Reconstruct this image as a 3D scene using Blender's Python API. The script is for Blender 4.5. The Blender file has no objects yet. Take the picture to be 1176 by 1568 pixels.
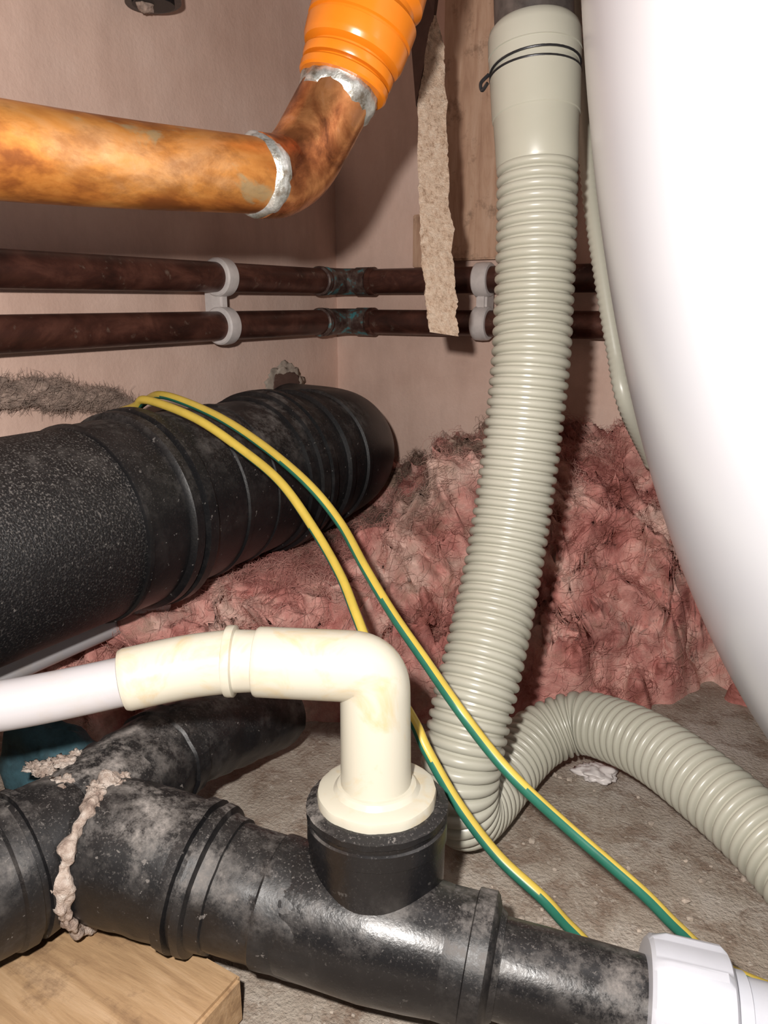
import bpy, bmesh, math, random
from mathutils import Vector, noise, Matrix
random.seed(7)
V=Vector
col=bpy.context.collection

# ------------------------------------------------------------------ materials
class NT:
    def __init__(s,name):
        s.m=bpy.data.materials.new(name); s.m.use_nodes=True
        s.t=s.m.node_tree; s.n=s.t.nodes; s.l=s.t.links
        s.b=s.n['Principled BSDF']; s.co=s.n.new('ShaderNodeTexCoord').outputs['Object']
    def mapped(s,scale=(1,1,1),rot=(0,0,0)):
        m=s.n.new('ShaderNodeMapping'); m.inputs['Scale'].default_value=scale; m.inputs['Rotation'].default_value=rot
        s.l.new(s.co,m.inputs['Vector']); return m.outputs[0]
    def noise(s,scale,detail=6,rough=.6,vec=None,dist=0):
        n=s.n.new('ShaderNodeTexNoise'); n.inputs['Scale'].default_value=scale; n.inputs['Detail'].default_value=detail
        n.inputs['Roughness'].default_value=rough; n.inputs['Distortion'].default_value=dist
        s.l.new(vec or s.co,n.inputs['Vector']); return n.outputs['Fac']
    def ramp(s,fac,stops):
        r=s.n.new('ShaderNodeValToRGB'); e=r.color_ramp.elements
        while len(e)<len(stops): e.new(.5)
        for i,(p,c) in enumerate(stops):
            e[i].position=p
            if not isinstance(c,(tuple,list)): c=(c,c,c)
            e[i].color=(*c,1)
        s.l.new(fac,r.inputs[0]); return r.outputs[0]
    def mix(s,f,a,b,mode='MIX'):
        m=s.n.new('ShaderNodeMix'); m.data_type='RGBA'; m.blend_type=mode
        for sock,v in ((m.inputs[0],f),(m.inputs[6],a),(m.inputs[7],b)):
            if hasattr(v,'links'): s.l.new(v,sock)
            elif isinstance(v,(tuple,list)): sock.default_value=(*v,1)
            elif sock==m.inputs[0]: sock.default_value=v
            else: sock.default_value=(v,v,v,1)
        return m.outputs[2]
    def math(s,op,a,b=0):
        m=s.n.new('ShaderNodeMath'); m.operation=op; m.use_clamp=False
        for sock,v in ((m.inputs[0],a),(m.inputs[1],b)):
            if hasattr(v,'links'): s.l.new(v,sock)
            else: sock.default_value=v
        return m.outputs[0]
    def up(s):
        g=s.n.new('ShaderNodeNewGeometry'); x=s.n.new('ShaderNodeSeparateXYZ'); s.l.new(g.outputs['Normal'],x.inputs[0]); return x.outputs[2]
    def col(s,c):
        if hasattr(c,'links'): s.l.new(c,s.b.inputs['Base Color'])
        else: s.b.inputs['Base Color'].default_value=(*c,1)
    def set(s,k,v):
        if hasattr(v,'links'): s.l.new(v,s.b.inputs[k])
        else: s.b.inputs[k].default_value=v
    def bump(s,h,strength=.5,dist=.001):
        b=s.n.new('ShaderNodeBump'); b.inputs['Strength'].default_value=strength; b.inputs['Distance'].default_value=dist
        s.l.new(h,b.inputs['Height']); s.l.new(b.outputs[0],s.b.inputs['Normal'])

def simple(name,c,rough=.4,metal=0,var=.12,bump=.1,scale=120):
    t=NT(name); n=t.noise(scale)
    d=tuple(x*(1-var*2) for x in c)
    t.col(t.ramp(n,[(.3,d),(.6,c)])); t.set('Roughness',rough); t.set('Metallic',metal)
    if bump: t.bump(t.noise(scale*6),bump,.0004)
    return t.m

def m_plaster():
    t=NT('wall_plaster')
    a=t.ramp(t.noise(6,8,.65),[(.3,(.64,.43,.345)),(.5,(.76,.54,.445)),(.7,(.82,.62,.53))])
    b=t.ramp(t.noise(30,8,.7,t.mapped((1,1,.35))),[(.42,0.),(.75,1.)])
    c=t.mix(t.math('MULTIPLY',b,.40),a,(.46,.31,.25))
    t.col(c); t.set('Roughness',.75)
    t.bump(t.mix(.5,t.noise(25,6),t.noise(300,4)),.35,.002); return t.m
def m_concrete():
    t=NT('floor_concrete')
    a=t.ramp(t.noise(14,10,.7),[(.3,(.25,.19,.145)),(.5,(.41,.35,.29)),(.68,(.54,.49,.44))])
    b=t.ramp(t.noise(40,10,.8,None,.5),[(.40,1.),(.52,0.)])
    c=t.mix(t.math('MULTIPLY',b,.70),a,(.19,.12,.08))
    s=t.ramp(t.noise(230,4,.6),[(.60,0.),(.68,1.)])
    c=t.mix(t.math('MULTIPLY',s,.45),c,(.68,.62,.55))
    t.col(c); t.set('Roughness',.85); t.bump(t.mix(.5,t.noise(60,8,.7),t.noise(500,5)),1,.0035); return t.m
def m_copper():
    t=NT('aged_copper')
    v=t.mapped((1,.45,1),(0,0,.3))
    a=t.ramp(t.noise(24,6,.6,v,.5),[(.36,(.12,.035,.012)),(.45,(.30,.095,.022)),(.50,(.52,.19,.04)),(.55,(.64,.27,.065)),(.66,(.70,.39,.18))])
    k=t.ramp(t.noise(70,6,.7,v,.3),[(.50,0.),(.64,1.)])
    a=t.mix(t.math('MULTIPLY',k,.5),a,(.20,.065,.02))
    g=t.ramp(t.noise(55,5,.6,v,.6),[(.64,0.),(.70,1.)])
    c=t.mix(t.math('MULTIPLY',g,.5),a,(.36,.38,.24))
    t.col(c); t.set('Metallic',.65); t.set('Roughness',t.ramp(t.noise(90),[(.3,.28),(.7,.48)])); t.bump(t.noise(250,5),.2,.0006); return t.m
def m_copper2():
    t=NT('bright_copper_fitting')
    a=t.ramp(t.noise(60,7,.62,None,.6),[(.32,(.14,.045,.02)),(.46,(.42,.15,.055)),(.58,(.68,.29,.11)),(.75,(.80,.42,.25))])
    t.col(a); t.set('Metallic',.85); t.set('Roughness',t.ramp(t.noise(90),[(.3,.22),(.7,.38)])); t.bump(t.noise(250,5),.2,.0006); return t.m
def m_darkcopper():
    t=NT('tarnished_copper')
    a=t.ramp(t.noise(50,7,.65,t.mapped((.6,.6,1)),.5),[(.3,(.03,.013,.010)),(.5,(.075,.028,.02)),(.7,(.16,.065,.045))])
    g=t.ramp(t.noise(140,5,.6),[(.62,0.),(.75,1.)])
    t.col(t.mix(t.math('MULTIPLY',g,.5),a,(.3,.24,.19))); t.set('Metallic',.3); t.set('Roughness',.38); t.bump(t.noise(300,4),.2,.0004); return t.m
def m_verdigris():
    t=NT('verdigris_copper')
    t.col(t.ramp(t.noise(110,6,.6),[(.40,(.06,.03,.025)),(.54,(.13,.09,.075)),(.64,(.08,.26,.28))])); t.set('Metallic',.2); t.set('Roughness',.45); return t.m
def m_black(name,dust=.5,grit_glints=False,rough=.3,dc=(.36,.325,.30),big=.3):
    t=NT(name)
    base=(.005,.005,.006)
    up=t.ramp(t.up(),[(.15,.10),(.9,1.)])
    pat=t.ramp(t.noise(60,10,.8),[(.45,0.),(.70,1.)])
    pat2=t.ramp(t.noise(18,6,.6),[(.42,.15),(.62,1.)])
    f=t.math('MULTIPLY',t.math('MULTIPLY',t.math('MULTIPLY',pat,pat2),up),dust)
    haze=t.math('MULTIPLY',up,.03)
    f=t.math('MAXIMUM',f,haze)
    if grit_glints:
        sp=t.ramp(t.noise(950,3,.6),[(.53,0.),(.68,1.)])
        up2=t.ramp(t.up(),[(.0,.25),(.8,1.)])
        f=t.math('MAXIMUM',f,t.math('MULTIPLY',t.math('MULTIPLY',sp,.48),up2))  # pale speckles paint specular glints of the rough surface into the colour
    else:
        sp=t.ramp(t.noise(1000,3,.6),[(.56,0.),(.70,1.)])
        f=t.math('MAXIMUM',f,t.math('MULTIPLY',t.math('MULTIPLY',sp,.30),up))
    bg=t.ramp(t.noise(330,3,.5),[(.69,0.),(.72,1.)])
    f=t.math('MAXIMUM',f,t.math('MULTIPLY',bg,big))
    t.col(t.mix(f,base,dc))
    r=t.math('ADD',t.math('MULTIPLY',f,.9),rough); t.set('Roughness',r)
    if grit_glints: t.bump(t.noise(900,3,.6),.7,.0009)
    else: t.bump(t.mix(.5,t.noise(60,5),t.noise(700,4)),.2,.001)
    return t.m
def m_wood(name,c1,c2,c3,axis=(1,8,8)):
    t=NT(name)
    v=t.mapped(axis)
    a=t.ramp(t.noise(16,8,.6,v,.8),[(.3,c1),(.5,c2),(.7,c3)])
    b=t.ramp(t.noise(90,6,.6),[(.55,0.),(.72,1.)])
    st=t.ramp(t.noise(35,7,.75),[(.54,0.),(.66,1.)])
    c=t.mix(t.math('MULTIPLY',b,.3),a,c1)
    c=t.mix(t.math('MULTIPLY',st,.6),c,(.14,.08,.045))
    t.col(c); t.set('Roughness',.75); t.bump(t.noise(60,6,.6,v),.4,.001); return t.m
def m_chip():
    t=NT('raw_chipboard')
    a=t.ramp(t.noise(330,6,.8,t.mapped((1,1,.7))),[(.32,(.36,.21,.13)),(.46,(.76,.55,.40)),(.66,(.95,.77,.61))])
    t.col(a); t.set('Roughness',.9); t.bump(t.noise(350,5,.8),1,.003); return t.m
def m_insul(name='pink_fibreglass'):
    t=NT(name)
    big=t.ramp(t.noise(22,8,.65,None,.4),[(.32,(.30,.095,.075)),(.43,(.58,.23,.20)),(.52,(.78,.39,.335)),(.64,(.90,.61,.52))])
    x=t.n.new('ShaderNodeSeparateXYZ'); t.l.new(t.co,x.inputs[0])
    g=t.n.new('ShaderNodeMapRange'); g.inputs[1].default_value=.40; g.inputs[2].default_value=.48; t.l.new(x.outputs[1],g.inputs[0])
    g2=t.n.new('ShaderNodeMapRange'); g2.inputs[1].default_value=-.17; g2.inputs[2].default_value=-.22; t.l.new(x.outputs[0],g2.inputs[0])
    f=t.math('MULTIPLY',t.math('MULTIPLY',g.outputs[0],g2.outputs[0]),t.ramp(t.noise(24,6,.65),[(.44,.08),(.54,.95)]))
    dirt=t.ramp(t.noise(90,8,.75),[(.35,(.08,.05,.04)),(.5,(.28,.19,.145)),(.66,(.52,.42,.34))])
    c=t.mix(f,big,dirt)
    d=t.ramp(t.noise(45,8,.7),[(.54,0.),(.70,1.)])
    c=t.mix(t.math('MULTIPLY',d,.6),c,(.42,.27,.19))
    fib=t.noise(160,8,.75,t.mapped((1,.35,.8),(.4,.3,.7)),1.5)
    c=t.mix(.4,c,t.ramp(fib,[(.35,.55),(.6,1.)]),'MULTIPLY')
    t.col(c); t.set('Roughness',1.); t.set('Specular IOR Level',.1)
    t.bump(t.mix(.5,fib,t.noise(900,5,.7)),.7,.003); return t.m
def m_cream(name,c,stain):
    t=NT(name)
    s=t.ramp(t.noise(45,6,.65,None,.8),[(.52,0.),(.68,1.)])
    t.col(t.mix(t.math('MULTIPLY',s,.55),c,stain)); t.set('Roughness',.3); t.bump(t.noise(180,4),.08,.0006); return t.m
def m_mastic():
    t=NT('dried_mastic')
    t.col(t.ramp(t.noise(120,7,.7),[(.32,(.20,.13,.10)),(.5,(.48,.38,.32)),(.65,(.66,.59,.53))])); t.set('Roughness',.85); t.bump(t.noise(300,6,.7),.9,.003); return t.m
def m_solder():
    t=NT('solder_flux')
    t.col(t.ramp(t.noise(130,6,.7),[(.38,(.20,.17,.13)),(.50,(.42,.42,.39)),(.65,(.68,.68,.66))])); t.set('Metallic',.7); t.set('Roughness',.35); t.bump(t.noise(200,4),.5,.001); return t.m
def m_grey():
    t=NT('grey_hose_plastic')
    t.col(t.ramp(t.noise(12,4,.5),[(.35,(.405,.395,.325)),(.65,(.46,.45,.38))])); t.set('Roughness',.33); t.bump(t.noise(80,3),.05,.001); return t.m

PL=m_plaster(); CONC=m_concrete(); CU=m_copper(); CU2=m_copper2(); DCU=m_darkcopper(); VG=m_verdigris()
BLK=m_black('black_plastic_dusty',1.3,False,.40,big=.35); BLKC=m_black('black_plastic',.8,False,.25,big=.12); BLKG=m_black('black_plastic_grit_glints',.30,True,.40)
BLKR=m_black('black_pipe_ribbed_socket',.7,False,.40)
WOOD=m_wood('pale_timber',(.24,.14,.07),(.38,.24,.125),(.47,.315,.185)); BOARD=m_wood('backing_timber',(.40,.23,.15),(.54,.34,.23),(.62,.42,.30),(8,8,1))
CHIP=m_chip(); DARK_WOOD_HOLE=simple('dark_wood_and_hole_shade',(.12,.065,.05),.8); INS=m_insul()
CREAM=m_cream('cream_abs',(.52,.49,.405),(.50,.35,.14)); WPIPE=m_cream('white_overflow_plastic',(.44,.425,.44),(.43,.38,.34))
MAST=m_mastic(); SOLD=m_solder()
ORANGE=simple('orange_plastic',(.64,.175,.008),.28,0,.05,.05,60)
GREY=m_grey()
TANK=simple('tank_white_enamel',(.60,.615,.66),.24,0,.01,.0,6)
CLIP=simple('clip_white_plastic',(.66,.61,.59),.4,0,.08)
NUTW=simple('white_nylon',(.54,.55,.60),.3,0,.02,.0)
STEEL=simple('dark_wire_band',(.06,.06,.065),.3,.7)
IRON=simple('dark_metal_pipe',(.16,.14,.13),.4,.5,.25)
YEL=simple('earth_yellow_pvc',(.62,.45,.075),.38,0,.06,0); GRN=simple('earth_green_pvc',(.025,.15,.10),.35,0,.1,0)
TEAL=simple('blue_rag',(.03,.08,.10),.8,0,.3,.5); FLUFF=simple('grey_dust_fluff',(.42,.31,.255),1,0,.3,1,150); RUB=simple('rubber_black',(.012,.012,.013),.5)
PLCHIP=simple('plaster_crumbs',(.50,.42,.35),.9,0,.3,.6)

# ------------------------------------------------------------------ geometry helpers
def mkobj(name,me,mat=None,parent=None,smooth=True,sharp=35):
    o=bpy.data.objects.new(name,me); col.objects.link(o)
    if mat:
        for m in (mat if isinstance(mat,(list,tuple)) else [mat]): me.materials.append(m)
    if smooth:
        for p in me.polygons: p.use_smooth=True
        if sharp: me.set_sharp_from_angle(angle=math.radians(sharp))
    if parent: o.parent=parent
    return o
def empty(name):
    o=bpy.data.objects.new(name,None); o.empty_display_size=.02; col.objects.link(o); return o
def catmull(pts,n=24):
    pts=[V(p) for p in pts]
    if len(pts)==2: return [pts[0].lerp(pts[1],i/n) for i in range(n+1)]
    P=[2*pts[0]-pts[1]]+pts+[2*pts[-1]-pts[-2]]; out=[]
    for i in range(1,len(P)-2):
        p0,p1,p2,p3=P[i-1:i+3]
        for k in range(n):
            t=k/n
            out.append(.5*((2*p1)+(p2-p0)*t+(2*p0-5*p1+4*p2-p3)*t*t+(3*p1-p0-3*p2+p3)*t**3))
    out.append(pts[-1]); return out
def fillet(pts,rad,n=14):
    pts=[V(p) for p in pts]; out=[pts[0]]
    for a,b,c in zip(pts,pts[1:],pts[2:]):
        p=b+(a-b).normalized()*rad; q=b+(c-b).normalized()*rad
        for i in range(n+1):
            t=i/n; out.append(p*(1-t)**2+b*2*t*(1-t)+q*t*t)
    out.append(pts[-1]); return out
class Path:
    def __init__(s,pts,curve=True,n=24):
        s.p=catmull(pts,n) if curve else [V(p) for p in pts]
        s.s=[0]
        for a,b in zip(s.p,s.p[1:]): s.s.append(s.s[-1]+(b-a).length)
        s.L=s.s[-1]
        s.t=[(s.p[min(i+1,len(s.p)-1)]-s.p[max(i-1,0)]).normalized() for i in range(len(s.p))]
        up=V((0,0,1)) if abs(s.t[0].z)<.9 else V((1,0,0))
        n0=(up-s.t[0]*up.dot(s.t[0])).normalized(); s.n=[n0]
        for i in range(1,len(s.p)):
            q=s.t[i-1].rotation_difference(s.t[i]); n0=q@n0; n0=(n0-s.t[i]*n0.dot(s.t[i])).normalized(); s.n.append(n0)
    def at(s,d):
        d=max(0,min(s.L,d)); lo,hi=0,len(s.s)-1
        while hi-lo>1:
            m=(lo+hi)//2
            if s.s[m]<=d: lo=m
            else: hi=m
        f=(d-s.s[lo])/max(1e-9,s.s[hi]-s.s[lo])
        t=s.t[lo].lerp(s.t[hi],f).normalized(); n=s.n[lo].lerp(s.n[hi],f); n=(n-t*n.dot(t)).normalized()
        return s.p[lo].lerp(s.p[hi],f),t,n
def ptube(name,pts,prof,mat,parent=None,seg=56,curve=True,step=None,caps=True,lump=None,matfn=None,ridge=None,sharp=35):
    pa=Path(pts,curve)
    if not isinstance(prof,list): prof=[(0,prof),(pa.L,prof)]
    ss=list(prof)
    if ss[-1][0]<pa.L-1e-6: ss.append((pa.L,ss[-1][1]))
    full=[]
    step=step or (pa.L/40 if curve else 1e9)
    for (a,ra),(b,rb) in zip(ss,ss[1:]):
        full.append((a,ra)); k=int((b-a)/step)
        for j in range(1,k+1):
            f=j/(k+1); full.append((a+(b-a)*f,ra+(rb-ra)*f))
    full.append(ss[-1])
    verts=[];faces=[];mi=[]
    for (d,r) in full:
        p,t,n=pa.at(d); b=t.cross(n)
        for j in range(seg):
            a=2*math.pi*j/seg; rr=r
            dv=n*math.cos(a)+b*math.sin(a)
            if ridge: rr+=ridge(d,a)
            q=p+dv*rr
            if lump: q=q+dv*((noise.noise(q*lump[1])+.5*noise.noise(q*lump[1]*2.7))*lump[0])
            verts.append(q)
    for i in range(len(full)-1):
        for j in range(seg):
            k=(j+1)%seg; faces.append((i*seg+j,i*seg+k,(i+1)*seg+k,(i+1)*seg+j)); mi.append(matfn(i,j) if matfn else 0)
    if caps:
        faces.append(tuple(range(seg-1,-1,-1))); faces.append(tuple((len(full)-1)*seg+j for j in range(seg))); mi+=[0,0]
    me=bpy.data.meshes.new(name); me.from_pydata(verts,[],faces); me.update()
    for p,m in zip(me.polygons,mi): p.material_index=m
    return mkobj(name,me,mat,parent,True,sharp)
def box(name,lo,hi,mat,parent=None,bev=.001,sub=0,lump=None):
    bm=bmesh.new(); bmesh.ops.create_cube(bm,size=1)
    lo=V(lo);hi=V(hi)
    for v in bm.verts: v.co=V([(lo[i]+hi[i])/2+v.co[i]*(hi[i]-lo[i]) for i in range(3)])
    if bev: bmesh.ops.bevel(bm,geom=bm.edges[:],offset=bev,segments=2,affect='EDGES')
    if sub: bmesh.ops.subdivide_edges(bm,edges=bm.edges[:],cuts=sub,use_grid_fill=True)
    if lump:
        for v in bm.verts: v.co+=noise.noise_vector(v.co*lump[1])*lump[0]
    me=bpy.data.meshes.new(name); bm.to_mesh(me); bm.free()
    return mkobj(name,me,mat,parent,True,35)
def blob(name,c,size,mat,parent=None,amp=.3,freq=2.,sub=4,seed=0):
    bm=bmesh.new(); bmesh.ops.create_icosphere(bm,subdivisions=sub,radius=1)
    o=V((seed*3.1,seed*1.7,seed*.9))
    for v in bm.verts:
        n=v.co.normalized(); k=1+amp*(noise.noise(n*freq+o)+.5*noise.noise(n*freq*2.3+o)+.3*noise.noise(n*freq*5+o))
        v.co=V((n.x*size[0]*k,n.y*size[1]*k,n.z*size[2]*k))+V(c)
    me=bpy.data.meshes.new(name); bm.to_mesh(me); bm.free()
    return mkobj(name,me,mat,parent,True,0)
def fibres(name,pts,nrm,mat,parent,count,lmin,lmax,rad,curl=.004,lift=.003,flow=.6):
    cu=bpy.data.curves.new(name,'CURVE'); cu.dimensions='3D'; cu.bevel_depth=rad; cu.bevel_resolution=0
    for i in range(count):
        k=random.randrange(len(pts)); p=pts[k]; n=nrm[k]
        d=V((random.gauss(0,1),random.gauss(0,1),random.gauss(0,.7))).normalized()*(1-flow)+noise.noise_vector(p*22).normalized()*flow
        d=(d-n*d.dot(n)*.7).normalized()
        L=random.uniform(lmin,lmax); s=cu.splines.new('POLY'); s.points.add(5); lf=lift*random.random()**2*1.6
        for m in range(6):
            f=m/5; q=p+n*(lf*math.sin(f*3.1))+d*L*(f-.5)+noise.noise_vector(p*50+V((f*1.5,0,i)))*curl*f
            q.x=max(q.x,-.446); q.y=min(q.y,.652)
            s.points[m].co=(*q,1); s.points[m].radius=.4+.6*math.sin(f*3.1)
    o=bpy.data.objects.new(name,cu); col.objects.link(o); cu.materials.append(mat); o.parent=parent

# ------------------------------------------------------------------ room shell
def plane(name,vs,mat):
    me=bpy.data.meshes.new(name); me.from_pydata(vs,[],[(0,1,2,3)]); return mkobj(name,me,mat,None,False)
plane('floor',[(-.447,-.4,0),(.6,-.4,0),(.6,.653,0),(-.447,.653,0)],CONC)
plane('wall_left',[(-.447,-.4,0),(-.447,.653,0),(-.447,.653,.9),(-.447,-.4,.9)],PL)
plane('wall_back',[(-.447,.653,0),(.6,.653,0),(.6,.653,.9),(-.447,.653,.9)],PL)

# ------------------------------------------------------------------ tank (white, right)
def tank():
    cx,cy,zc,a,b=.10,.40,.517,.2285,.5136
    prof=[]
    N=90
    for i in range(N+1):
        ph=-math.pi/2+(math.pi/2)*i/N
        prof.append((a*math.cos(ph),zc+b*math.sin(ph)))
    prof+= [(a,.60),(a*.97,.68),(a*.86,.74),(a*.6,.78),(a*.2,.795),(0.0001,.797)]
    seg=128; verts=[];faces=[]
    for r,z in prof:
        r=max(r,.0001)
        for j in range(seg):
            t=2*math.pi*j/seg; verts.append((cx+r*math.cos(t),cy+r*math.sin(t),max(z,.0035)))
    for i in range(len(prof)-1):
        for j in range(seg):
            k=(j+1)%seg; faces.append((i*seg+j,i*seg+k,(i+1)*seg+k,(i+1)*seg+j))
    me=bpy.data.meshes.new('shell'); me.from_pydata(verts,[],faces)
    e=empty('white_water_tank')
    mkobj('shell',me,TANK,e,True,0)
    ptube('foot_ring',[(cx,cy,0),(cx,cy,.012)],.03,TANK,e,curve=False)
tank()

# ------------------------------------------------------------------ large copper pipe + elbow + orange fitting
e=empty('copper_pipe_with_push_fit_elbow')
ptube('pipe',[(-.2415,-.06,.309),(-.224,.153,.313),(-.2105,.259,.318)],.0140,CU,e)
ptube('elbow_bend',fillet([(-.2110,.254,.3178),(-.2090,.2745,.3190),(-.1965,.2945,.3570)],.015),
      [(0,.0150),(.0003,.0158),(.012,.0158),(.016,.0154),(.034,.0152),(.085,.0150)],CU2,e,curve=False,step=.001)
ptube('solder_ring',[(-.2116,.2505,.3177),(-.2108,.2575,.318)],[(0,.0137),(.001,.0147),(.003,.0158),(.005,.0160),(.007,.0154)],SOLD,e,lump=(.0013,100),sharp=0,step=.0008)
ptube('solder_collar',[(-.1993,.2895,.3475),(-.1965,.2945,.3570)],[(0,.0144),(.003,.0152),(.006,.0158),(.011,.0156)],SOLD,e,lump=(.0020,110),sharp=0,step=.001)
fa=V((-.1968,.2937,.3552)); fd=V((.009,.015,.045)).normalized()
ptube('orange_push_fit_body',[fa,fa+fd*.075],
   [(0,.0150),(.0002,.0180),(.001,.0188),(.0035,.0190),(.0042,.0184),(.0043,.0166),(.0055,.0166),(.0057,.0188),(.0065,.0192),(.0090,.0194),(.0098,.0188),(.0100,.0172),(.0112,.0174),(.0125,.0203),(.0140,.0210),
    (.0150,.0213),(.0205,.0218),(.0210,.0209),(.0220,.0209),(.0225,.0220),(.0300,.0223),(.0308,.0214),(.0330,.0196),(.0350,.0196),(.0370,.0216),(.0380,.0222),(.0460,.0218),(.0475,.0205),(.065,.0200),(.067,.0185),(.075,.0185)],ORANGE,e,curve=False,sharp=28)
ptube('riser',[fa+fd*.07,fa+fd*.30],.011,CU,e,curve=False)

# ------------------------------------------------------------------ heating pipes on the walls
for k,z in enumerate((.288,.252)):
    e=empty('tarnished_copper_pipe' if k==0 else 'tarnished_copper_pipe.001')
    ptube('run_left_wall',[(-.421,-.3,z),(-.421,.607,z)],.011,DCU,e,curve=False)
    ptube('corner_elbow',[(-.421,.596,z),(-.421,.612,z),(-.4175,.6235,z),(-.406,.627,z),(-.392,.627,z)],[(0,.0125),(.002,.0125),(.0021,.0119),(.040,.0119),(.041,.0127)],VG,e)
    ptube('run_back_wall',[(-.400,.627,z),(.58,.627,z)],.011,DCU,e,curve=False)
    ptube('solder_band',[(-.421,.586,z),(-.421,.592,z)],[(0,.0113),(.001,.0128),(.005,.0128),(.006,.0113)],VG,e,curve=False)
    ptube('solder_band_end',[(-.392,.627,z),(-.386,.627,z)],[(0,.0113),(.001,.0128),(.005,.0128),(.006,.0113)],DCU,e,curve=False)
def clip(name,horizontal):
    e=empty(name)
    for z in (.288,.252):
        if horizontal:
            ptube('ring',[(-.421,.453,z),(-.421,.466,z)],[(0,.0112),(.0003,.0132),(.0015,.0142),(.0065,.0146),(.0115,.0142),(.0127,.0132),(.013,.0112)],CLIP,e,curve=False)
            box('bracket',(-.4465,.435,z-.008),(-.428,.463,z+.008),CLIP,e,.0015)
        else:
            ptube('ring',[(-.285,.627,z),(-.271,.627,z)],[(0,.0112),(.0003,.0132),(.0015,.0142),(.007,.0146),(.0125,.0142),(.0137,.0132),(.014,.0112)],CLIP,e,curve=False)
            box('bracket',(-.285,.636,z-.009),(-.271,.6525,z+.009),CLIP,e,.0015)
    if horizontal: box('link',(-.436,.455,.260),(-.418,.464,.280),CLIP,e,.002)
    else: box('link',(-.283,.622,.260),(-.273,.640,.280),CLIP,e,.002)
clip('double_pipe_clip',True); clip('double_pipe_clip.001',False)

e=empty('black_pipe_stub')
ptube('stub',[(-.449,.413,.500),(-.432,.413,.487),(-.424,.412,.470),(-.423,.412,.458)],[(0,.0155),(.03,.0155),(.0301,.0180),(.052,.0180)],BLKC,e)
ptube('mouth',[(-.423,.412,.459),(-.423,.412,.4565)],[(0,.0135),(.0025,.0135)],RUB,e,curve=False)
blob('mastic_drip',(-.426,.408,.4555),(.004,.006,.004),FLUFF,e)

# ------------------------------------------------------------------ backing timber + chipboard strip
box('timber_backing_board',(-.326,.638,.305),(-.215,.6525,.62),BOARD,None,.0015)
box('timber_packer',(-.355,.6405,.300),(-.327,.6525,.345),BOARD,None,.001)
def strip():
    L=[V((-.2445,.4640,.436)),V((-.2455,.4585,.420)),V((-.2445,.446,.384)),V((-.240,.439,.345)),V((-.2315,.428,.301)),V((-.2255,.423,.275)),V((-.2200,.4185,.2525))]
    Rr=[V((-.2420,.4635,.4355)),V((-.2355,.462,.417)),V((-.2300,.455,.384)),V((-.2235,.447,.345)),V((-.2150,.438,.301)),V((-.2095,.432,.275)),V((-.2045,.427,.2500))]
    back=V((-.006,.011,.002))
    n=120; verts=[];faces=[]
    def samp(A,t):
        x=t*(len(A)-1); i=min(int(x),len(A)-2); return A[i].lerp(A[i+1],x-i)
    M=9
    for i in range(n+1):
        t=i/n; l=samp(L,t); r=samp(Rr,t); dd=(r-l)
        l=l+dd*(.08*noise.noise(V((i*.12,0,0)))+.05*noise.noise(V((i*.6,3,0)))); r=r+dd*(.10*noise.noise(V((i*.14,9,0)))+.06*noise.noise(V((i*.7,5,0))))
        for k in range(M+1):
            p=l.lerp(r,k/M); verts.append(p+V((.0005,-.0012,0))*noise.noise(p*500))
        for k in range(M+1):
            verts.append(r.lerp(l,k/M)+back)
    W=2*(M+1)
    for i in range(n):
        for k in range(W):
            q=(k+1)%W; faces.append((i*W+k,i*W+q,(i+1)*W+q,(i+1)*W+k))
    faces.append(tuple(range(W-1,-1,-1))); faces.append(tuple(n*W+k for k in range(W)))
    e=empty('chipboard_strip')
    me=bpy.data.meshes.new('broken_edge'); me.from_pydata(verts,[],faces); me.update()
    bm=bmesh.new(); bm.from_mesh(me); bmesh.ops.recalc_face_normals(bm,faces=bm.faces); bm.to_mesh(me); bm.free()
    mkobj('broken_edge',me,CHIP,e,True,40)
    vs=[V((-.2465,.4475,.384)),V((-.2440,.4640,.436)),V((-.2425,.4705,.470)),V((-.235,.479,.62)),V((-.250,.482,.62)),V((-.2555,.4650,.462)),V((-.2560,.458,.42))]
    bk=V((-.004,.010,0)); m=len(vs)
    me=bpy.data.meshes.new('dark_face'); me.from_pydata([*vs,*[v+bk for v in vs]],[],[tuple(range(m)),tuple(range(2*m-1,m-1,-1))]+[(i,(i+1)%m,(i+1)%m+m,i+m) for i in range(m)])
    bm=bmesh.new(); bm.from_mesh(me); bmesh.ops.recalc_face_normals(bm,faces=bm.faces); bm.to_mesh(me); bm.free()
    mkobj('dark_face',me,DARK_WOOD_HOLE,e,False)
strip()

# ------------------------------------------------------------------ corrugated hose (one length: drops, turns on the floor and runs off to the right)
def hose(name,pts,rf,pitch,depth,parent=None,seg=48):
    pa=Path(pts); prof=[]
    n=int(pa.L/pitch)
    for i in range(n):
        for f,h in ((0,0),(.08,.0),(.18,.65),(.30,.92),(.48,1),(.66,.92),(.80,.65),(.90,.0)):
            s=(i+f)*pitch; prof.append((s,rf(s)-depth*(1-h)))
    prof.append((n*pitch,rf(n*pitch)-depth))
    return ptube(name,pts,prof,GREY,parent,seg=seg,step=1,sharp=50)
e=empty('corrugated_drain_hose')
HP=[(-.149,.397,.336),(-.146,.3925,.300),(-.144,.388,.265),(-.142,.382,.238),(-.1415,.374,.199),(-.1410,.362,.159),(-.1395,.346,.128),(-.1375,.327,.102),(-.1365,.310,.078),(-.1360,.299,.056),(-.1358,.297,.038),(-.1355,.305,.0245),(-.1350,.320,.0200),(-.134,.340,.0195),
    (-.132,.364,.0225),(-.125,.385,.028),(-.108,.397,.0355),(-.088,.392,.040),(-.062,.376,.045),(-.034,.356,.045),(-.005,.335,.041),(.026,.310,.032),(.06,.285,.022),(.10,.27,.019)]
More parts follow.
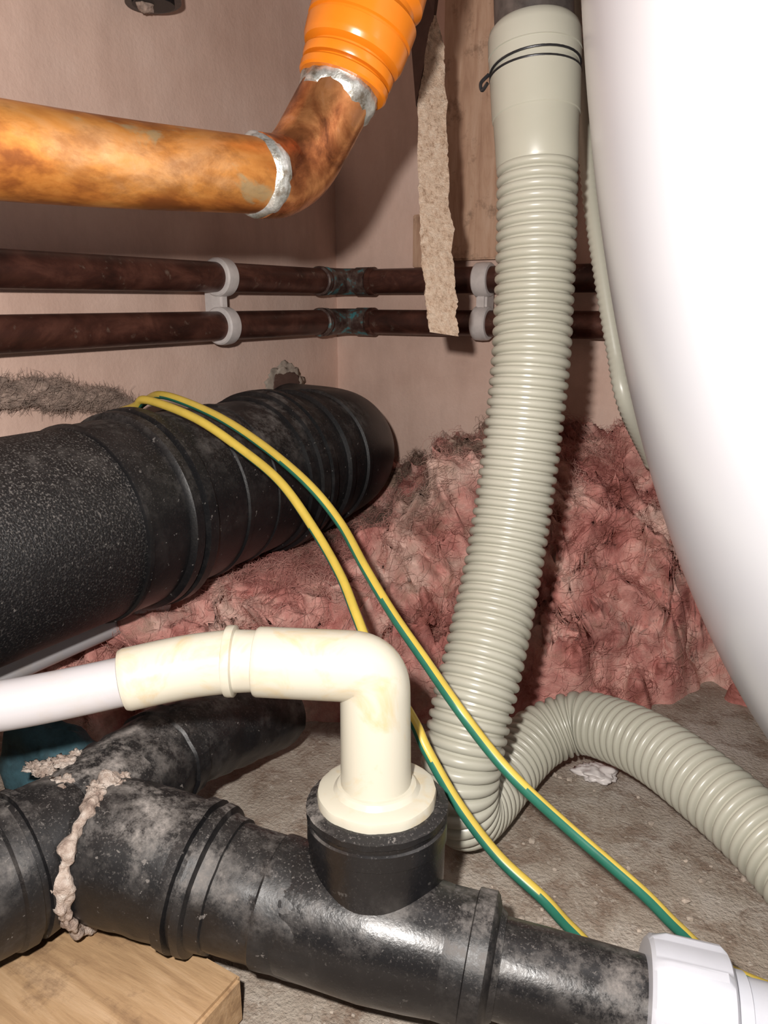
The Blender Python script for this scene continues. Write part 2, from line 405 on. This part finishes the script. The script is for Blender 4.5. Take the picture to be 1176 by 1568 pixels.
def rf(s): return .0203 if s<.27 else (.0180 if s>.37 else .0203-.0023*(s-.27)/.10)
hose('ribbed_body',HP,rf,.0053,.0022,parent=e)
cb=V((-.149,.397,.334)); ct=V((-.159,.408,.411)); cd=(ct-cb).normalized()
ptube('cuff',[cb,cb+cd*.0675],[(0,.0175),(.0003,.0195),(.002,.0203),(.012,.0206),(.024,.0212),(.0245,.0217),(.026,.0219),(.044,.0224),(.0445,.0214),(.0480,.0214),(.0485,.0226),(.0530,.0228),(.0532,.0222),(.0540,.0222),(.0542,.0229),(.0625,.0229),(.0655,.0222),(.0675,.0205)],GREY,e,curve=False,sharp=30)
bc=cb+cd*.0462
for k in range(2):
    q=bc+cd*(.0014*(k-.5)*2)
    nn=V((1,0,0)); nn=(nn-cd*nn.dot(cd)).normalized(); bb=cd.cross(nn)
    ring=[q+(nn*math.cos(2*math.pi*i/40)+bb*math.sin(2*math.pi*i/40))*.0222+cd*.0012*math.cos(2*math.pi*i/40+.6)*(1 if k else -.3) for i in range(41)]
    ptube('wire_band',ring,.0006,STEEL,e,seg=8)
ptube('wire_tail',[bc+V((-.0205,-.010,0)),bc+V((-.0235,-.0125,-.004)),bc+V((-.0225,-.013,-.0075)),bc+V((-.019,-.0145,-.005))],.0009,STEEL,e,seg=8)
ptube('spigot_pipe',[cb+cd*.0655,cb+cd*.23],.0195,IRON,e,curve=False)
e=empty('slim_ribbed_conduit')
cp=[(-.173,.502,.60),(-.171,.500,.444),(-.1575,.489,.385),(-.1455,.479,.330),(-.1325,.471,.282),(-.1205,.465,.241),(-.111,.461,.212),(-.10,.50,.17)]
pa=Path(cp); n=int(pa.L/.004)
ptube('conduit',cp,[(i*.002,.0055 if i%2 else .0046) for i in range(2*n)],GREY,e,seg=20,step=1,sharp=0)

# ------------------------------------------------------------------ big black soil pipe
e=empty('black_soil_pipe')
ptube('main_barrel',[(-.357,-.20,.149),(-.355,.315,.150)],.0550,BLKG,e,curve=False,seg=96)
ptube('socket',[(-.355,.262,.150),(-.3555,.425,.151)],
  [(0,.0552),(.0005,.0566),(.003,.0568),(.0037,.0556),(.030,.0558),(.0305,.0574),(.032,.0592),(.0375,.0594),(.0385,.0570),(.0402,.0570),(.0412,.0604),(.0475,.0606),(.0487,.0578),(.052,.0568),(.054,.0550),
   (.080,.0543),(.0808,.0556),(.0845,.0556),(.0853,.0542),(.110,.0538),(.1105,.0548),(.113,.0548),(.1135,.0538),(.150,.0535),(.163,.0535)],BLKR,e,curve=False,seg=96)
ptube('far_bend',[(-.3555,.405,.151),(-.356,.44,.151),(-.357,.475,.1505),(-.360,.505,.149),(-.372,.535,.147),(-.396,.556,.146),(-.425,.564,.146),(-.4465,.566,.146)],
  [(0,.0535),(.0005,.0560),(.010,.0560),(.0105,.0585),(.018,.0590),(.0188,.0550),(.0215,.0550),(.0223,.0588),(.028,.0586),(.030,.0545),(.048,.0535),(.0488,.0565),(.054,.0565),(.055,.0530),(.075,.0528),(.0757,.0548),(.080,.0548),(.081,.0525),(.20,.0515)],BLKR,e,seg=96)
blob('mortar_rim',(-.4455,.566,.1985),(.0012,.026,.016),PLCHIP,e,.3,2,4,2)
blob('painted_hole_shade',(-.4450,.566,.197),(.0014,.020,.012),DARK_WOOD_HOLE,e,.25,2,4,5)  # thin dark patch, paints the shade inside the wall hole around the pipe
ptube('white_waste_pipe',[(-.372,-.2,.0785),(-.372,.33,.0815)],.0115,WPIPE,None,curve=False)

# ------------------------------------------------------------------ overflow pipe with elbow
e=empty('overflow_pipe_with_elbow')
ptube('white_pipe',[(-.30,.06,.128),(-.260,.126,.131),(-.245,.141,.1305),(-.230,.157,.132),(-.214,.174,.1345),(-.205,.181,.1365)],.0091,WPIPE,e)
ptube('long_coupling',[(-.2165,.1715,.1345),(-.200,.187,.1375),(-.186,.198,.139)],[(0,.0098),(.0005,.0112),(.002,.0117),(.036,.0119),(.037,.0119)],CREAM,e)
ptube('stop_ring',[(-.188,.1968,.139),(-.1775,.203,.139)],[(0,.0118),(.0005,.0134),(.0015,.0136),(.0035,.0134),(.0040,.0118),(.0108,.0116)],CREAM,e,curve=False,lump=(.0002,200))
ptube('elbow',fillet([(-.1780,.2022,.1390),(-.1385,.2240,.1375),(-.1352,.219,.088)],.0095,24),
  [(0,.0120),(.0003,.0128),(.0012,.0132),(.028,.0133),(.048,.0133),(.10,.0136)],CREAM,e,seg=72,curve=False,step=.0012)
ptube('flange_bush',[(-.1345,.2185,.0825),(-.1347,.2187,.0925)],[(0,.0228),(.006,.0230),(.0072,.0226),(.0078,.0212),(.0080,.0165),(.0098,.0150),(.0100,.0140)],CREAM,e,curve=False,seg=72,lump=(.0005,120))

# ------------------------------------------------------------------ black waste run with tee
e=empty('black_waste_pipe_tee')
A0=V((-.244,.171,.053))
run=[A0,V((-.211,.180,.0500)),V((-.170,.1915,.0440)),V((-.130,.2035,.0390)),V((-.057,.2240,.0325)),V((-.018,.2355,.0280)),V((.021,.2460,.026))]
ptube('run_pipe',run,.0172,BLKC,e)
ptube('rubber_connector',run[:4],[(0,.0250),(.001,.0280),(.004,.0286),(.020,.0284),(.044,.0276),(.0445,.0292),(.049,.0294),(.0497,.0270),(.0515,.0270),(.0522,.0290),(.0555,.0287),(.0565,.0262),(.062,.0256),(.0625,.0244),(.080,.0240),(.081,.0248),(.094,.0243),(.118,.0240)],BLK,e,seg=72,lump=(.0008,90))
ptube('tee_body',[(-.170,.1915,.0440),(-.130,.2035,.0395),(-.088,.2150,.0358)],[(0,.0200),(.001,.0232),(.012,.0242),(.045,.0250),(.062,.0238),(.0855,.0212)],BLKC,e,seg=72)
c0=V((-.112,.2085,.0378)); c1=V((-.0810,.2172,.0350))
ptube('tee_collar',[c0,c1],[(0,.0205),(.003,.0226),(.0205,.0228),(.021,.0242),(.0275,.0245),(.0288,.0230),(.0300,.0195),(.0322,.018)],BLK,e,curve=False,seg=72)
ptube('riser_socket',[(-.130,.2065,.030),(-.1325,.2145,.056),(-.1338,.2175,.0745),(-.1342,.2182,.0845)],[(0,.0225),(.014,.0248),(.022,.0262),(.0425,.0264),(.0430,.0270),(.0500,.0270),(.0510,.0262),(.0545,.0262),(.0560,.0245)],BLKC,e,seg=80)
ptube('rubber_ring',[(-.1342,.2182,.0812),(-.1343,.2184,.0858)],[(0,.0262),(.001,.0274),(.0032,.0272),(.0046,.0238)],BLK,e,curve=False,seg=80,lump=(.0006,200))
n0=V((-.0335,.2308,.0292)); n1=V((-.0060,.2388,.0270)); nd=(n1-n0).normalized()
w=empty('white_compression_nut')
ptube('nut',[n0,n1],[(0,.0185),(.0003,.0235),(.0015,.0250),(.006,.0254),(.024,.0258),(.0262,.0256),(.0272,.0242),(.0285,.020)],NUTW,w,curve=False,seg=144,
      ridge=lambda d,a:(.0014 if (math.sin(a*10)>.75 and .003<d<.0255) else 0))
ptube('white_tube',[n1-nd*.002,n1+nd*.10],[(0,.0205),(.006,.0205),(.0065,.0190),(.10,.0190)],NUTW,w,curve=False)
e=empty('black_branch_pipe')
ptube('near_leg',[(-.252,.172,.0545),(-.2555,.150,.0550),(-.261,.118,.056),(-.270,.06,.057)],[(0,.0225),(.003,.0262),(.006,.0270),(.022,.0276),(.0225,.0292),(.027,.0296),(.0275,.0278),(.030,.0278),(.0305,.0300),(.036,.0302),(.037,.0288),(.12,.0288)],BLK,e,seg=72,lump=(.0006,80))
ptube('rear_leg',[(-.251,.168,.0555),(-.257,.200,.0575),(-.262,.235,.0560),(-.264,.275,.047),(-.265,.315,.037)],[(0,.024),(.004,.0258),(.030,.0255),(.031,.0235),(.055,.0232),(.056,.0245),(.064,.0245),(.065,.0225),(.16,.0222)],BLK,e,seg=64,lump=(.0015,70))
cen=V((-.2375,.1705,.0520)); nx=V((.93,.36,-.05)).normalized(); u1=V((0,0,1)); u1=(u1-nx*u1.dot(nx)).normalized(); u2=nx.cross(u1)
ring=[cen+(u1*math.cos(t)+u2*math.sin(t))*.0287 for t in [2*math.pi*i/36 for i in range(37)]]
ptube('mastic_bead',ring,[(0,.0028)],MAST,e,seg=20,step=.0010,lump=(.0034,130),sharp=0)
for i in range(14):
    t=-2.6+3.2*random.random()
    p=cen+(u1*math.cos(t)+u2*math.sin(t))*(.0283+random.uniform(-.0012,.0006))+nx*random.uniform(-.005,.004)
    blob('mastic_lump_%d'%(i+1),p,(random.uniform(.002,.004),random.uniform(.002,.004),random.uniform(.0015,.0025)),MAST,e,.7,2.2,4,i)
for i in range(14):
    p=V((-.264+random.uniform(-.018,.024),.172+random.uniform(-.006,.014),.0785+random.uniform(-.003,.002)))
    blob('mastic_crumb_%d'%(i+1),p,(random.uniform(.002,.006),random.uniform(.002,.005),random.uniform(.001,.0022)),MAST,e,.8,2.4,4,i+40)
blob('blue_rag',(-.316,.205,.036),(.028,.020,.033),TEAL,None,.25,1.5,4,3)

box('timber_board',(-.445,-.10,0.0),(-.168,.175,.0215),WOOD,None,.0015,3,(.0006,40))

# ------------------------------------------------------------------ earth cables
def cable(name,pts,tw,ph,r=.0025,w=5):
    seg=16
    ptube(name,pts,r,[YEL,GRN],None,seg=seg,step=.0015,matfn=lambda i,j:1 if ((j+ph+i*tw)%seg)<w else 0,sharp=0)
cable('green_yellow_earth_cable',[(-.425,.330,.165),(-.40,.325,.197),(-.365,.318,.2095),(-.351,.315,.2145),(-.311,.313,.207),(-.280,.315,.192),(-.253,.314,.177),(-.229,.310,.156),(-.206,.300,.138),(-.189,.288,.125),(-.175,.280,.111),(-.156,.270,.101),(-.142,.263,.092),(-.134,.259,.084),(-.118,.257,.065),(-.099,.256,.048),(-.078,.254,.038),(-.066,.257,.026),(-.045,.262,.010),(-.02,.28,.004)],.022,8.6)
cable('green_yellow_earth_cable.001',[(-.425,.352,.165),(-.405,.348,.195),(-.383,.344,.2095),(-.357,.336,.2145),(-.316,.334,.206),(-.278,.329,.193),(-.241,.321,.177),(-.218,.318,.159),(-.193,.303,.143),(-.169,.289,.129),(-.145,.276,.117),(-.124,.266,.105),(-.108,.265,.090),(-.093,.264,.079),(-.073,.266,.065),(-.055,.266,.055),(-.041,.266,.047),(-.028,.268,.036),(-.010,.275,.020),(.02,.29,.006)],.014,11.2)

# ------------------------------------------------------------------ insulation
def yfront(x):
    K=[(-.447,.25),(-.353,.285),(-.30,.345),(-.235,.395),(-.19,.425),(-.155,.450),(-.12,.475),(-.087,.500),(-.057,.555),(-.02,.548),(.05,.53),(.35,.50)]
    for (a,ya),(b,yb) in zip(K,K[1:]):
        if x<=b: return ya+(yb-ya)*(x-a)/(b-a)
    return K[-1][1]
def sm(t): t=max(0,min(1,t)); return t*t*(3-2*t)
def fbm(p,o=4,g=.5,l=2.1):
    a=1;s=0
    for i in range(o):
        s+=a*noise.noise(p); p=p*l+V((3.1,1.7,5.2)); a*=g
    return s
def insulation():
    NX,NY=440,310; x0,x1,y0,y1=-.4455,.33,.20,.6515
    verts=[];faces=[]
    for j in range(NY+1):
        for i in range(NX+1):
            x=x0+(x1-x0)*i/NX; y=y0+(y1-y0)*j/NY
            p2=V((x,y,0))
            yf=yfront(x)+.022*noise.noise(p2*22)+.014*noise.noise(p2*60)
            t=(y-yf)/.13
            H=.108+.05*sm((x+.38)/.2)
            h=-.012+ (H*(1-(1-max(0,min(1,t)))**2.2) + (.012 if t>0 else max(0,.012+t*.3)))
            w=sm(t*5+.1)
            q=V((x,y,h*.9))
            warp=noise.noise_vector(q*14)*.024+noise.noise_vector(q*50)*.006
            n1=noise.noise((q+warp)*19); a2=noise.noise((q+warp)*32); n2=math.sqrt(a2*a2+.002); a3=noise.noise((q+warp*1.5)*66); n3=math.sqrt(a3*a3+.003); n4=fbm((q+warp)*130,4,.65)
            h+=w*(.018*n1+.036*n2+.018*n3+.0055*n4-.005)
            b=sm((x+.300)/.05); b=max(b,sm((y-.56)/.06))
            c=.088+.012*n1
            if h>c: h=h*b+(c+(h-c)*.08)*(1-b)
            off=noise.noise_vector((q+V((5,5,5)))*24)*.016*w+noise.noise_vector(q*75)*.006*w+noise.noise_vector(q*210)*.0020*w
            X=min(max(x+off.x,-.4460),.5); Y=min(y+off.y-n2*.040*w-n3*.014*w,.6523)
            a=.2285;bb=.5136
            rr=math.hypot(X-.10,Y-.40)
            if rr<a:
                zt=.517-bb*math.sqrt(max(0,1-(rr/a)**2))-.002
                h=min(h,zt)
            verts.append((X,Y,h))
    W=NX+1
    for j in range(NY):
        for i in range(NX):
            f=(j*W+i,j*W+i+1,(j+1)*W+i+1,(j+1)*W+i)
            if max(verts[k][2] for k in f)>-.003: faces.append(f)
    me=bpy.data.meshes.new('batt'); me.from_pydata(verts,[],faces); me.update()
    bm=bmesh.new(); bm.from_mesh(me); bmesh.ops.delete(bm,geom=[v for v in bm.verts if not v.link_faces],context='VERTS'); bm.to_mesh(me); bm.free()
    e=empty('pink_fibreglass_insulation')
    mkobj('batt',me,INS,e,True,0)
    sel=[v for v in me.vertices if v.co.z>.008 and v.co.x<.03]
    vs=[v.co.copy() for v in sel]; ns=[v.normal.copy() for v in sel]
    fibres('loose_fibres',vs,ns,INS,e,32000,.005,.018,.00013,.006,.005,.5)
insulation()
# dust fluff on the wall
e=empty('dust_fluff_clump')
allp=[];alln=[]
for i in range(14):
    t=i/13
    o=blob('fluff_%d'%(i+1),(-.4405+random.uniform(-.003,.002),.250+.118*t,.222-.018*t+random.uniform(-.004,.004)),(.006,random.uniform(.012,.020),random.uniform(.006,.011)*(1-.55*t)),FLUFF,e,.45,1.6,4,i+3)
    for v in o.data.vertices:
        if v.co.x>-.4440: allp.append(v.co.copy()); alln.append(V((1,0,0)))
fibres('fluff_fibres',allp,alln,FLUFF,e,3500,.005,.016,.00014,.006,.003,.3)

bm=bmesh.new()
for i in range(520):
    x=random.uniform(-.25,.12); y=random.uniform(.14,.46)
    if x<-.160 and y<.185: continue
    s=random.choice([.0005,.0006,.0008,.001,.0013,.002])
    r=bmesh.ops.create_icosphere(bm,subdivisions=1,radius=s)
    for v in r['verts']:
        v.co+=noise.noise_vector(v.co*700+V((i,0,0)))*s*.5; v.co.z=v.co.z*.6+s*.4; v.co.x+=x; v.co.y+=y
me=bpy.data.meshes.new('rubble_crumbs'); bm.to_mesh(me); bm.free(); mkobj('rubble_crumbs',me,PLCHIP,None,False)
blob('plaster_chip',(-.097,.403,.003),(.011,.008,.004),CLIP,None,.5,1.6,4,5)

# ------------------------------------------------------------------ light, world, camera
def lamp(name,loc,power,rad,c):
    l=bpy.data.lights.new(name,'POINT'); l.energy=power; l.shadow_soft_size=rad; l.color=c
    o=bpy.data.objects.new(name,l); o.location=loc; col.objects.link(o); return o
th=math.radians(15.3); ya=math.radians(31)
Rv=V((math.cos(ya),math.sin(ya),0)); fh=V((-math.sin(ya),math.cos(ya),0)); Uv=fh*math.sin(th)+V((0,0,math.cos(th)))
lamp('phone_flash',V((0,0,.27))-Rv*.030+Uv*.034,8.6,.006,(1,.95,.90))
w=bpy.data.worlds.new('world'); bpy.context.scene.world=w; w.use_nodes=True
w.node_tree.nodes['Background'].inputs[0].default_value=(.85,.83,.85,1); w.node_tree.nodes['Background'].inputs[1].default_value=.08
bpy.context.scene.view_settings.view_transform='Standard'
cam=bpy.data.cameras.new('camera'); cam.sensor_fit='VERTICAL'; cam.sensor_height=36; cam.lens=27.02; cam.clip_start=.005
co=bpy.data.objects.new('camera',cam); co.location=(0,0,.27); co.rotation_euler=(math.radians(90-15.3),0,ya); col.objects.link(co)
bpy.context.scene.camera=co
